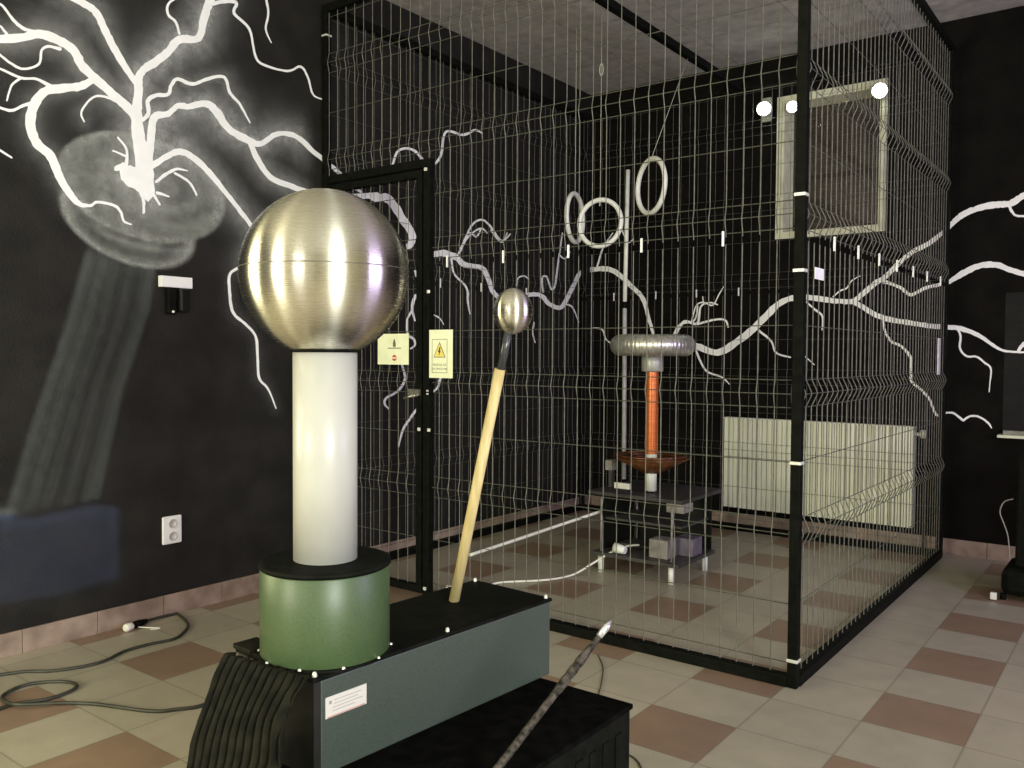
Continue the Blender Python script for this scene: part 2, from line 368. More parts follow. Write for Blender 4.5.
M_paint = noisy(mat('white_mural_paint', (.88, .88, .85), .6), (.88, .88, .85), (.95, .95, .93), 14, 5)
def ribbons(strokes, ax, parent, name, nrm, off=.003, seed=3):
    mb = MB(); rnd = random.Random(seed)
    for si, st in enumerate(strokes):
        L_ = smooth_line(st, 5); m = len(L_)
        vs = []
        o = off+si*.00004
        for i, (x, y, wd) in enumerate(L_):
            a = L_[max(i-1, 0)]; b = L_[min(i+1, m-1)]
            tx, ty = b[0]-a[0], b[1]-a[1]; l = math.hypot(tx, ty) or 1; nx, ny = -ty/l, tx/l
            h = max(wd, .5)/2*(1+rnd.uniform(-.1, .1)); jx = rnd.uniform(-.12, .12)*min(wd, 4)*.5
            for s_ in (-1, 1):
                p = at(x+nx*(s_*h+jx), y+ny*(s_*h+jx), ax, 0)
                vs.append(p+Vector(nrm)*o)
        # little rounded ends
        for i_, j_ in ((0, 1), (m-1, m-2)):
            x, y, wd = L_[i_]; x2, y2, _ = L_[j_]; l = math.hypot(x-x2, y-y2) or 1
            vs.append(at(x+(x-x2)/l*wd*.45, y+(y-y2)/l*wd*.45, ax, 0)+Vector(nrm)*o)
        fs = [(2*i, 2*i+1, 2*i+3, 2*i+2) for i in range(m-1)]+[(0, 2*m, 1), (2*m-2, 2*m-1, 2*m+1)]
        mb.add(vs, fs)
    return mb.build(name, M_paint, parent)
bolts_l = ribbons(left_strokes, 0, wl, 'painted_lightning', (1, 0, 0)); bolts_l['label'] = 'white painted lightning bolts on the black left wall'
bolts_b = ribbons(back_strokes, 1, wb, 'painted_lightning', (0, -1, 0)); bolts_b['label'] = 'white painted lightning bolts across the black back wall'

# airbrushed grey / blue parts of the mural: pigment with varying cover
def pigment_material():
    m = bpy.data.materials.new('airbrushed_pigment'); m.use_nodes = True; nt = m.node_tree; nt.nodes.clear()
    o = N(m, 'ShaderNodeOutputMaterial'); t = N(m, 'ShaderNodeBsdfTransparent'); d = N(m, 'ShaderNodeBsdfDiffuse'); mx = N(m, 'ShaderNodeMixShader')
    c = N(m, 'ShaderNodeAttribute', attribute_name='pigment'); g = N(m, 'ShaderNodeNewGeometry')
    n = N(m, 'ShaderNodeTexNoise'); n.inputs['Scale'].default_value = 22; n.inputs['Detail'].default_value = 9; n.inputs['Roughness'].default_value = .7; L(m, g.outputs['Position'], n.inputs['Vector'])
    r = N(m, 'ShaderNodeMapRange'); r.inputs[1].default_value = .3; r.inputs[2].default_value = .7; r.inputs[3].default_value = .6; r.inputs[4].default_value = 1.3; L(m, n.outputs['Fac'], r.inputs[0])
    mu = N(m, 'ShaderNodeMath', operation='MULTIPLY', use_clamp=True); L(m, c.outputs['Alpha'], mu.inputs[0]); L(m, r.outputs[0], mu.inputs[1])
    L(m, c.outputs['Color'], d.inputs['Color']); L(m, mu.outputs[0], mx.inputs[0]); L(m, t.outputs[0], mx.inputs[1]); L(m, d.outputs[0], mx.inputs[2]); L(m, mx.outputs[0], o.inputs[0])
    return m
M_pig = pigment_material()
def seg_dist(X, Y, st):
    best = np.full(X.shape, 1e9)
    for (x0, y0, w0), (x1, y1, w1) in zip(st[:-1], st[1:]):
        dx, dy = x1-x0, y1-y0; l2 = dx*dx+dy*dy+1e-9
        t = np.clip(((X-x0)*dx+(Y-y0)*dy)/l2, 0, 1)
        best = np.minimum(best, np.hypot(X-x0-t*dx, Y-y0-t*dy)-(w0+(w1-w0)*t)/2)
    return np.maximum(best, 0)
def sstep(a, b, x):
    t = np.clip((x-a)/(b-a), 0, 1); return t*t*(3-2*t)
def pigment_patch(name, parent, x0, x1, y0, y1, step, fn, off, ax, nrm, label):
    xs = np.arange(x0, x1+step, step); ys = np.arange(y0, y1+step, step); X, Y = np.meshgrid(xs, ys)
    a, c = fn(X, Y); h, w_ = X.shape
    vs = [at(float(X[j, i]), float(Y[j, i]), ax, 0)+Vector(nrm)*off for j in range(h) for i in range(w_)]
    fs = []
    for j in range(h-1):
        for i in range(w_-1):
            if max(a[j, i], a[j+1, i], a[j, i+1], a[j+1, i+1]) > .004: fs.append((j*w_+i, j*w_+i+1, (j+1)*w_+i+1, (j+1)*w_+i))
    used = sorted({i for f in fs for i in f}); idx = {u: k for k, u in enumerate(used)}
    mb = MB(); mb.add([vs[u] for u in used], [tuple(idx[i] for i in f) for f in fs])
    o = mb.build(name, M_pig, parent)
    at_ = o.data.color_attributes.new('pigment', 'FLOAT_COLOR', 'POINT')
    af = a.ravel()[used]; cf = c.reshape(-1, 3)[used]
    at_.data.foreach_set('color', np.column_stack([cf, af]).astype(np.float32).ravel())
    o['label'] = label
    return o
def disc_fn(X, Y):
    def ell(cx, cy, a, b, deg):
        t = math.radians(deg); u = (X-cx)*math.cos(t)+(Y-cy)*math.sin(t); v = -(X-cx)*math.sin(t)+(Y-cy)*math.cos(t)
        return np.hypot(u/a, v/b), np.arctan2(v/b, u/a)
    r1, t1 = ell(141, 187, 88, 51, 20); r2, t2 = ell(127, 222, 74, 40, 25)
    in1 = 1-sstep(.96, 1.02, r1); in2 = (1-sstep(.93, 1.03, r2))*(1-in1)
    rs, ts = ell(166, 190, 60, 40, 20)
    top = .24+.12*sstep(.8, .97, r1)+.07*np.sin(rs*15+ts)*np.exp(-rs*.6)-.10*np.exp(-(rs/.28)**2)
    side = .17+.16*np.exp(-((r2-.93)/.07)**2)+.12*np.exp(-((r1-1.13)/.05)**2)*sstep(-50, 60, X-Y+130)+.06*np.sin(r2*16)
    a = in1*top+in2*side
    c = np.ones(X.shape+(3,))*np.array([.62, .64, .58])
    return np.clip(a, 0, 1), c
def column_fn(X, Y):
    t = (Y-245)/265
    xl = np.interp(Y, [240, 321, 422, 515], [88, 65, 31, 2]); xr = np.interp(Y, [240, 312, 386, 515], [160, 150, 125, 96])
    ins = sstep(-3, 4, X-xl)*sstep(-2, 3, xr-X)*sstep(238, 262, Y)*(1-sstep(500, 518, Y))
    u = (X-xl)/(xr-xl)
    a = ins*(.045+.06*np.exp(-((u-.10)/.09)**2)+.07*np.exp(-((u-.95)/.06)**2)+.035*np.exp(-((u-.3)/.08)**2)+.02*np.sin(u*31)+.012*np.sin(u*77+Y*.03)-.0*u)
    a += ins*.06*(1-sstep(240, 330, Y)); a *= .75
    c = np.ones(X.shape+(3,))*np.array([.48, .55, .52])
    yt = np.interp(X, [-60, 30, 95, 122], [522, 517, 503, 508]); yb = np.interp(X, [-60, 0, 60, 122], [612, 603, 595, 578])
    b = sstep(-4, 5, Y-yt)*sstep(-5, 6, yb-Y)*(1-sstep(114, 124, X))
    ab = .4*b*(.10+.05*np.exp(-((Y-yt-6)/8)**2)+.04*np.exp(-((X-112)/6)**2))
    m = (b > .02)
    c[m] = np.array([.30, .40, .70]); a = np.where(m, ab, a)
    g = .3*np.exp(-((X-4)/14)**2-((Y-514)/6)**2)
    return np.clip(a+g*.5, 0, 1), c
glow_w = {0: (.42, 15), 1: (.22, 9), 2: (.3, 11), 3: (.16, 8), 11: (.15, 8), 12: (.2, 9), 13: (.42, 13), 14: (.32, 10), 16: (.35, 11), 17: (.06, 5), 20: (.4, 12)}
def glow_fn(X, Y):
    a = np.zeros(X.shape)
    for k, (s, sg) in glow_w.items():
        d = seg_dist(X, Y, left_strokes[k]); a = np.maximum(a, s*np.exp(-(d/sg)**1.3))
    blobs = [(75, 15, 40, 22, .10), (180, 45, 26, 26, .08), (178, 140, 24, 14, .16), (20, 70, 50, 60, .04), (230, 120, 40, 30, .05), (150, 110, 60, 60, .07)]
    for cx, cy, sx, sy, s in blobs: a = a+s*np.exp(-((X-cx)/sx)**2-((Y-cy)/sy)**2)
    # fade the cover to nothing at the patch's own border
    a *= sstep(-60, -30, X)*sstep(-60, -30, Y)*(1-sstep(295, 318, X))*(1-sstep(420, 450, Y))
    c = np.ones(X.shape+(3,))*np.array([.62, .63, .60])
    return np.clip(a*.9, 0, .85), c
pigment_patch('painted_toroid', wl, 46, 238, 120, 282, 2, disc_fn, .0010, 0, (1, 0, 0), 'grey chalky painted coil top under the lightning')
pigment_patch('painted_column', wl, -50, 176, 236, 616, 2.5, column_fn, .0014, 0, (1, 0, 0), 'faint grey painted column on a blue painted base')
pigment_patch('painted_glow', wl, -62, 320, -62, 452, 3.2, glow_fn, .0018, 0, (1, 0, 0), 'soft airbrushed haze around the white bolts')

# ---------------------------------------------------------------- the cage
W, D = 2.56, 2.696
CT = 3.04
cage = thing('faraday_cage', (W/2, -D/2, 0), 'tall black framed wire mesh cage enclosing the room corner', 'cage')
PR = .018
FOLD_LO, SING_LO = [.557, 1.064, 1.573], [.085, .30, .817, 1.312]
FOLD_UP, SING_UP = [1.71, 2.226, 2.735], [1.97, 2.475, 2.975]
def wire_panel(name, p0, p1, out, z0, z1, folds, singles, parent, fold=.011, wr=.0022, notch=None):
    """welded mesh panel between two ground points; V folds bulge towards `out`"""
    p0 = Vector((*p0, 0)); p1 = Vector((*p1, 0)); out = Vector((*out, 0)); d = p1-p0; Ln = d.length; d.normalize()
    prof = [(z0, 0)]
    for fz in folds:
        if z0 < fz-.05 and fz+.05 < z1: prof += [(fz-.05, 0), (fz-.012, fold*.85), (fz, fold), (fz+.012, fold*.85), (fz+.05, 0)]
    prof += [(z1, 0)]
    prof.sort()
    n = int(round(Ln/.065)); mb = MB()
    for i in range(n+1):
        q = p0+d*(Ln*i/n); ph = i*1.7
        lo = notch[1] if notch and Ln*i/n < notch[0] else z0      # the door's opening is cut out of the panel
        if lo >= z1: continue
        mb.tube([q+out*o+Vector((0, 0, z)) for z, o in ([(lo, 0)]+[k_ for k_ in prof if k_[0] > lo])], wr, 4, caps=False)
    hz = [(z, -.004) for z in singles if z0 < z < z1]
    for fz in folds:
        if z0 < fz-.05 and fz+.05 < z1: hz += [(fz-.05, -.004), (fz, fold*.85), (fz+.05, -.004)]
    o = mb.build(name, M_wire, parent)
    hb = MB()
    for z, oo in hz: hb.tube([p0+out*oo+d*(notch[0] if notch and z < notch[1] else 0)+Vector((0, 0, z)), p1+out*oo+Vector((0, 0, z))], wr*.9, 4, caps=False)
    me = o.data
    # cross wires belong to the same panel mesh, second material
    h = hb.build('tmp', M_wire_dim); nv = len(me.vertices)
    vs = [v.co[:] for v in me.vertices]+[(v.co-world_of(parent))[:] for v in h.data.vertices]
    fs = [tuple(f.vertices) for f in me.polygons]; k = len(fs); fs += [tuple(i+nv for i in f.vertices) for f in h.data.polygons]
    me2 = bpy.data.meshes.new(name); me2.from_pydata(vs, [], fs); me2.materials.append(M_wire); me2.materials.append(M_wire_dim)
    for i in range(k, len(fs)): me2.polygons[i].material_index = 1
    bpy.data.objects.remove(h); o.data = me2
    return o
g = PR+.002
YB = -.137       # back side of the cage, in front of the radiator
XL = .03
YF = -D
wire_panel('mesh_panel', (XL+g, YF), (W-g, YF), (0, -1), .045, 1.62, FOLD_LO, SING_LO, cage, notch=(.80-XL-g, 1.7))
wire_panel('mesh_panel', (XL+g, YF), (W-g, YF), (0, -1), 1.645, 3.0, FOLD_UP, SING_UP, cage, notch=(.80-XL-g, 2.14))
for (z0, z1, fo, si) in ((.045, 1.62, FOLD_LO, SING_LO), (1.645, 3.0, FOLD_UP, SING_UP)):
    wire_panel('mesh_panel', (W, YF+g), (W, YB-g), (1, 0), z0, z1, fo, si, cage, .021)
    wire_panel('mesh_panel', (XL, YF+g), (XL, YB-g), (1, 0), z0, z1, fo, si, cage, .014, .0015)
    wire_panel('mesh_panel', (XL+g, YB), (W-g, YB), (0, -1), z0, z1, fo, si, cage, .011, .0015)
def post(x, y, z0=0, z1=CT, h=PR, name='post'):
    return MB().box((x-h, y-h, z0), (x+h, y+h, z1)).build(name, M_black, cage, bevel=.003)
for x, y in ((XL, YF), (W, YF), (W, YB), (XL, YB)): post(x, y, name='corner_post')
post(.765, YF, 0, 2.115, .019, 'door_post')
def rail(a, b, h=.021, name='rail'):
    return MB().box([min(a[i], b[i])-(h if a[i] == b[i] else 0) for i in range(3)], [max(a[i], b[i])+(h if a[i] == b[i] else 0) for i in range(3)]).build(name, M_black, cage, bevel=.002)
zb = .0215; zt = CT-.022
for z, nm in ((zt, 'top_rail'),):
    rail((XL+PR, YF, z), (W-PR, YF, z), name=nm); rail((XL+PR, YB, z), (W-PR, YB, z), name=nm)
    rail((XL, YF+PR, z), (XL, YB-PR, z), name=nm); rail((W, YF+PR, z), (W, YB-PR, z), name=nm)
for z, nm in ((zb, 'bottom_rail'),):
    rail((.79, YF, z), (W-PR, YF, z), name=nm); rail((XL+PR, YB, z), (W-PR, YB, z), name=nm)
    rail((XL, YF+PR, z), (XL, YB-PR, z), name=nm); rail((W, YF+PR, z), (W, YB-PR, z), name=nm)
rail((1.27, YF+.03, zt), (1.27, YB-.03, zt), name='roof_beam')
rail((XL+PR, YF, 2.118), (.788, YF, 2.118), .02, 'door_header')
# the door
door = bpy.data.objects.new('door_frame', None)
db = MB(); dx0, dx1, dz0, dz1, hh = .062, .735, .03, 2.088, .018
db.box((dx0, YF-hh, dz0), (dx0+.036, YF+hh, dz1)); db.box((dx1-.036, YF-hh, dz0), (dx1, YF+hh, dz1))
db.box((dx0+.036, YF-hh, dz0), (dx1-.036, YF+hh, dz0+.036)); db.box((dx0+.036, YF-hh, dz1-.036), (dx1-.036, YF+hh, dz1))
door = db.build('door_frame', M_black, cage, bevel=.002)
wire_panel('door_mesh', (dx0+.04, YF), (dx1-.04, YF), (0, -1), dz0+.03, dz1-.03, [.557, 1.064, 1.71], [.30, .817, 1.312, 1.52, 1.97], door)
lt = MB().box((.66, YF-.036, 1.0), (.735, YF-.022, 1.03)); lt.tube([(.715, YF-.02, 1.0), (.715, YF-.055, 1.0)], .009, 10)
lt.tube([(.715, YF-.055, 1.0), (.66, YF-.06, .985)], .006, 8)
la = lt.build('latch', noisy(mat('steel_latch', (.35, .34, .3), .35, metal=.8), (.25, .24, .2), (.5, .48, .42), 60), door)
for z in (.55, 1.85):
    MB().tube([(.052, YF-.03, z-.05), (.052, YF-.03, z+.05)], .009, 10).build('hinge', M_black, door)
# steel clips on the posts and white ties joining the two tiers of panels
def clip(x, y, z, w_=.032, h=.012):
    MB().box((x-w_, y-w_, z-h), (x+w_, y+w_, z+h)).build('panel_clip', M_clip, cage, bevel=.002)
for z in (.10, .817, 1.506, 1.775): clip(W, YF, z, .0205, .006)
for z in (2.88,): clip(XL, YF, z, .0195, .005)
for z in (1.02, 1.005): MB().box((.777, YF-.027, z+.0), (.784, YF-.0185, z+.008)).build('panel_clip', M_clip, cage)
for x_, z in ((.765, 2.085), (.765, .06), (.79, .835), (.725, .835), (.785, 1.5)):
    MB().box((x_-.008, YF-.027, z-.008), (x_+.008, YF-.0185, z+.008)).build('panel_clip', M_clip, cage, bevel=.002)
def tie(x, y, dx, dy):
    MB().box((x-.0035, y-.0035, 1.612), (x+.0035, y+.0035, 1.668)).build('cable_tie', M_tie, cage)
for y in (-2.32, -1.988, -1.652, -1.325, -.985, -.655, -.30): tie(W+.006, y, 0, 0)
for x in (.87, 1.205, 1.555, 1.905, 2.25): tie(x+.02, YF-.007, 0, 0)
for x in (.30, .651, .97, 1.281): tie(x, YB-.007, 0, 0)
for y in (-2.2, -1.8, -1.4, -.9): tie(XL+.007, y, 0, 0)
# small tags tied on the mesh
M_tag = noisy(mat('white_tag_card', (.9, .9, .88), .5), (.85, .85, .83), (.93, .93, .91), 40)
tag(MB().box((W+.006, -2.556, 1.487), (W+.0095, -2.456, 1.530)).build('tag_plate', M_tag, loc=(W+.008, -2.5, 1.508)), 'small blank white tag on the cage side just right of the corner post', 'tag')
tag(MB().box((W+.006, -.345, 1.10), (W+.014, -.300, 1.31)).build('marker_strip', noisy(mat('lilac_white_strip', (.72, .68, .74), .5), (.6, .56, .62), (.75, .71, .78), 30), loc=(W+.01, -.32, 1.2)), 'narrow upright pale strip on the cage side near its rear post', 'strip')

# ---------------------------------------------------------------- signs on the cage front
M_cream = noisy(mat('cream_laminated_paper', (.88, .9, .62), .4), (.80, .83, .55), (.9, .92, .66), 12)
M_ink = mat('dark_ink', (.03, .03, .02), .6); M_inkg = mat('olive_ink', (.13, .14, .08), .6); M_yel = mat('warning_yellow', (.85, .68, .16), .5); M_red = mat('red_ink', (.55, .07, .04), .5); M_wht = mat('paper_white', (.9, .88, .82), .5)
FR = lambda x, z, y: Matrix(((1, 0, 0, x), (0, 0, -1, y), (0, 1, 0, z), (0, 0, 0, 1)))     # text facing -Y
def sign(name, x0, x1, z0, z1, label):
    y = YF-.036
    t = thing(name, ((x0+x1)/2, y, z0), label, 'sign')
    MB().box((x0, y-.0015, z0), (x1, y+.0015, z1)).build('sheet', M_cream, t)
    return t, y-.0016
def flat(pts, y, name, m, parent, th=.0008):
    n = len(pts); vs = [(x, y-th, z) for x, z in pts]+[(x, y, z) for x, z in pts]
    return MB().add(vs, [tuple(range(n)), tuple(reversed(range(n, 2*n)))]+[(i, n+i, n+(i+1) % n, (i+1) % n) for i in range(n)]).build(name, m, parent)
s2, sy = sign('warning_sign', .805, .952, 1.088, 1.316, 'cream electric shock warning sign with yellow triangle, right of the door post')
x0, x1, z0, z1 = .823, .920, 1.112, 1.272
bd = MB(); b_ = .0022
for a, b in (((x0, z0), (x1, z0+b_)), ((x0, z1-b_), (x1, z1)), ((x0, z0), (x0+b_, z1)), ((x1-b_, z0), (x1, z1))): bd.box((a[0], sy-.0006, a[1]), (b[0], sy, b[1]))
bd.build('border', M_inkg, s2)
cx = (x0+x1)/2; tz = 1.185
flat([(cx-.038, tz), (cx+.038, tz), (cx, tz+.074)], sy, 'triangle_border', M_inkg, s2)
flat([(cx-.032, tz+.0035), (cx+.032, tz+.0035), (cx, tz+.066)], sy-.0008, 'warning_triangle', M_yel, s2)
flat([(cx+.002, tz+.050), (cx-.008, tz+.024), (cx-.001, tz+.027), (cx-.004, tz+.008), (cx+.009, tz+.032), (cx+.002, tz+.030), (cx+.008, tz+.046)], sy-.0017, 'lightning_symbol', M_ink, s2)
def face_text(txt, size, x, z, y, m, parent, nm='lettering'):
    o = text_mesh(nm, txt, size, Matrix.Translation(-world_of(parent)) @ FR(x, z, y), m, parent); return o
face_text('PERICOL DE', .0155, cx, 1.150, sy-.0004, M_inkg, s2); face_text('ELECTROCUTARE', .0125, cx, 1.131, sy-.0004, M_inkg, s2)
s1, sy = sign('notice_sign', .455, .668, 1.148, 1.300, 'square cream notice with small red round symbol on the cage door beside the big ball')
cx = .572
flat([(cx-.008, 1.235), (cx+.008, 1.235), (cx+.010, 1.250), (cx+.004, 1.268), (cx, 1.276), (cx-.006, 1.266), (cx-.010, 1.250)], sy, 'emblem', M_inkg, s1)
MB().box((cx-.045, sy-.0006, 1.227), (cx+.045, sy, 1.2315)).build('underline', M_inkg, s1)
def disc2(cx_, cz, r, y, nm, m, parent): return flat([(cx_+r*math.cos(a*math.pi/12), cz+r*math.sin(a*math.pi/12)) for a in range(24)], y, nm, m, parent)
disc2(cx, 1.181, .015, sy, 'round_symbol', M_red, s1)
MB().box((cx-.012, sy-.0014, 1.1775), (cx+.012, sy-.0009, 1.1845)).build('symbol_bar', M_wht, s1)

# ---------------------------------------------------------------- radiator
M_rad = noisy(mat('radiator_enamel', (.72, .73, .55), .4), (.66, .67, .5), (.75, .76, .6), 5)
rad = thing('radiator', (1.785, -.1, .15), 'long cream ribbed panel radiator on the back wall under the window', 'radiator')
rb = MB(); rx0, rx1, rz0, rz1 = 1.17, 2.40, .15, .768
nr = 36; vs = []; pts = []
for i in range(nr):
    a = rx0+(rx1-rx0)*i/nr; s_ = (rx1-rx0)/nr
    pts += [(a, -.094), (a+s_*.2, -.106), (a+s_*.75, -.106), (a+s_*.95, -.094)]
pts.append((rx1, -.094))
zz = [(rz0, .0), (rz0+.03, .006), (rz0+.045, 0), (rz1-.045, 0), (rz1-.03, .006), (rz1, 0)]
zz = [(rz0, 0), (rz1, 0)]
for z, o in zz: vs += [(x, y+o, z) for x, y in pts]
n = len(pts)
rb.add(vs, [(i, i+1, n+i+1, n+i) for i in range(n-1)])
rb.box((rx0, -.094, rz0), (rx1, -.05, rz1))
rb.build('panel', M_rad, rad)
gb = MB()
gb.box((rx0, -.108, rz1), (rx1, -.048, rz1+.006))
for i in range(60):
    x = rx0+.01+i*(rx1-rx0-.02)/60; gb.box((x, -.103, rz1+.006), (x+.006, -.052, rz1+.008))
gb.build('top_grille', M_rad, rad)
for x in (rx0+.15, rx1-.15): MB().box((x-.02, -.05, rz0+.1), (x+.02, -.001, rz1-.1)).build('wall_bracket', M_rad, rad)
vb = MB().tube([(rx1+.0, -.085, rz1-.04), (rx1+.05, -.085, rz1-.04)], .011, 10); vb.tube([(rx1+.05, -.085, rz1-.062), (rx1+.05, -.085, rz1-.012)], .018, 12)
vb.build('valve', mat('valve_plastic', (.5, .49, .4), .4), rad)
MB().tube([(rx1+.05, -.085, rz1-.06), (rx1+.055, -.06, rz1-.12), (rx1+.055, -.04, rz1-.5), (rx1+.055, -.04, .0)], .009, 8).build('pipe', M_black, rad)

# ---------------------------------------------------------------- lamps round the window
def emit(name, col, s_): return mat(name, col, em=col, ems=s_)
M_bulb = emit('lit_lamp_glass', (.93, 1, .92), 14)
M_hous = noisy(mat('pale_lamp_housing', (.4, .42, .33), .5), (.33, .35, .27), (.45, .47, .38), 20)
def lamp(name, c, r, label, arm, squash=1.0):
    t = thing(name, c, label, 'lamp', 'lit lamps round the high window'); c = Vector(c)
    d = Vector((.35, -1, -.35)).normalized(); R = Vector((0, 0, 1)).rotation_difference(d).to_matrix()
    MB().lathe([(.0001, -r*1.3), (r*.5, -r*1.2), (r*.95, -r*.2), (r*1.1, .0), (r*1.0, .0), (r*.9, -.004)], c, 24, R).build('lamp_housing', M_hous, t)
    MB().lathe([(r*.95, -.003), (r*.9, r*.25*squash), (r*.6, r*.55*squash), (.0001, r*.7*squash)], c, 24, R).build('bulb', M_bulb, t)
    MB().tube([c-d*r*1.2, Vector(arm)], .007, 8).build('bracket', M_hous, t)
    return t
lamp('wall_spotlight', (1.425, -.11, 2.862), .045, 'bright lit lamp on the black wall left of the high window', (1.40, 0, 2.90))
lamp('wall_spotlight', (1.60, -.06, 2.857), .036, 'bright lit lamp on the upper left corner of the high window', (1.54, .03, 2.89))
lamp('wall_spotlight', (2.15, -.06, 2.865), .045, 'bright lit lamp on the upper right corner of the high window', (2.16, 0, 2.915))
tag(MB().box((1.37, -.014, 2.80), (1.44, 0, 2.96)).build('back_plate', M_hous, loc=(1.405, 0, 2.88)), 'small pale rectangular plate on the wall behind the leftmost lit lamp', 'plate')

# ---------------------------------------------------------------- tesla coil inside the cage
M_alu = noisy(mat('corrugated_aluminium', (.62, .62, .55), .33, metal=.75), (.5, .5, .44), (.72, .72, .65), 40)
M_copper = mat('enamelled_copper_winding', (.75, .16, .03), .3, metal=.35)
noisy(M_copper, (.42, .075, .014), (.78, .24, .06), 3, 2, stretch=(1, 1, 120))
M_dark = noisy(mat('dark_board', (.045, .042, .036), .55), (.03, .03, .025), (.06, .055, .05), 10)
M_amber = noisy(mat('amber_copper_coil', (.45, .14, .04), .35, metal=.4), (.07, .028, .01), (.20, .075, .025), 20)
M_pvc = noisy(mat('white_plastic', (.8, .82, .72), .35), (.74, .76, .66), (.84, .86, .78), 20)
M_grey = noisy(mat('grey_component', (.24, .22, .2), .5), (.18, .17, .15), (.3, .28, .25), 20)
TX, TY = 1.345, -1.5
tc = thing('tesla_coil', (TX, TY, 0), 'tesla coil with ribbed silver toroid on an orange copper column inside the cage', 'tesla coil')
tb = MB(); R0, r0 = .176, .058; seg = 200; k = 20; vs = []
for i in range(seg):
    a = 2*math.pi*i/seg; rr = r0*(1+.03*math.cos(a*60)); 
    for j in range(k):
        b = 2*math.pi*j/k; q = R0+rr*math.cos(b); vs.append((TX+q*math.cos(a), TY+q*math.sin(a), 1.257+rr*math.sin(b)))
tb.add(vs, [(i*k+j, ((i+1) % seg)*k+j, ((i+1) % seg)*k+(j+1) % k, i*k+(j+1) % k) for i in range(seg) for j in range(k)], True)
tb.cyl((TX, TY, 0), R0-.02, 1.252, 1.262, 48)
tb.build('toroid', M_alu, tc)
MB().cyl((TX, TY, 0), .060, 1.112, 1.205, 40, .004).build('top_collar', noisy(mat('grey_collar', (.42, .43, .38), .4, metal=.3), (.36, .37, .33), (.5, .5, .45), 20), tc)
MB().cyl((TX, TY, 0), .012, 1.2, 1.255, 12).build('toroid_stem', M_alu, tc)
cb = MB(); pr = []
for i in range(160):
    z = .655+i*(.457/160); pr += [(.0345, z), (.036, z+.0014)]
cb.lathe([(.0001, .655)]+pr+[(.0001, 1.112)], (TX, TY, 0), 40); cb.build('secondary_winding', M_copper, tc)
# flared primary: spiral of copper tube on spokes
pb = MB(); sp = []
for i in range(7*40+1):
    t = i/(7*40); a = 2*math.pi*7*t; q = .06+.145*t; sp.append((TX+q*math.cos(a), TY+q*math.sin(a), .575+.075*t))
pb.tube(sp, .0065, 8)
pb.build('primary_coil', M_amber, tc)
fb = MB().lathe([(.05, .555), (.216, .640), (.218, .636), (.05, .549)], (TX, TY, 0), 48); fb.build('coil_former', M_amber, tc)
MB().cyl((TX, TY, 0), .031, .448, .657, 28).build('column_foot', M_pvc, tc)
px0, px1, py0, py1 = 1.03, 1.61, -1.66, -1.12
MB().box((px0, py0, .418), (px1, py1, .438)).build('upper_shelf', noisy(mat('grey_shelf', (.11, .10, .1), .5, spec=.3), (.03, .028, .027), (.055, .052, .05), 8), tc, bevel=.003)
MB().box((1.10, -1.73, .095), (1.63, -1.27, .115)).build('lower_shelf', M_dark, tc, bevel=.003)
for x, y in ((1.57, -1.69), (1.14, -1.69), (1.585, -1.31), (1.155, -1.31)):
    MB().cyl((x, y, 0), .0165, 0, .095, 20).build('foot', M_pvc, tc)
    MB().cyl((x, y, 0), .0055, .115, .418, 10).build('threaded_rod', M_grey, tc)
def comp(name, a, b, m, bevel=.004): return MB().box(a, b).build(name, m, tc, bevel=bevel)
comp('transformer', (1.42, -1.66, .115), (1.53, -1.55, .215), M_grey)
comp('capacitor_box', (1.50, -1.52, .115), (1.61, -1.40, .21), noisy(mat('violet_grey_plastic', (.14, .12, .15), .5), (.11, .09, .12), (.17, .15, .18), 20))
comp('circuit_board', (1.14, -1.5, .115), (1.38, -1.34, .13), M_dark)
MB().tube([(1.235, -1.70, .148), (1.30, -1.70, .14)], [.030, .020], 14).build('insulator', M_pvc, tc)
comp('junction_box', tuple(at(605, 470, 1, -1.5)), tuple(at(617, 459.5, 1, -1.44)), M_grey)
jz = at(611, 470, 1, -1.47); MB().box((jz.x-.01, -1.48, .438), (jz.x+.01, -1.46, jz.z+.01)).build('junction_stem', M_dark, tc)
comp('bright_bracket', tuple(at(614, 488, 1, -1.69)), tuple(at(631, 483.5, 1, -1.67)), M_clip, .002)
M_smoke = noisy(mat('dark_tinted_sheet', (.01, .012, .009), .4, spec=.15), (.008, .009, .007), (.016, .017, .013), 6)
comp('back_panel', (1.13, -1.285, .115), (1.61, -1.278, .418), M_smoke, 0)
comp('side_panel', (1.12, -1.66, .115), (1.127, -1.285, .418), M_smoke, 0)
comp('inner_shelf', (1.135, -1.64, .285), (1.60, -1.29, .297), M_dark, 0)
comp('side_block', (1.52, -1.66, .37), (1.62, -1.54, .418), M_grey)
# white pole behind the toroid
pb_ = at(624, 479, 2, .438); pt = at(628, 170, 1, pb_.y+.02); pm = at(624.8, 305, 1, pb_.y+.01)
pole = thing('discharge_pole', tuple(pb_), 'tall thin white rod standing upright behind the coil toroid', 'pole')
MB().tube([pb_+Vector((0, 0, .0)), pm], .013, 12).build('lower_rod', noisy(mat('grey_white_rod', (.5, .5, .47), .4), (.4, .4, .37), (.6, .6, .56), 15), pole)
MB().tube([pm, pt], .0125, 12).build('upper_rod', M_pvc, pole)
MB().tube([pm-Vector((0, 0, .02)), pm+Vector((0, 0, .02))], .016, 12).build('joint', M_black, pole)
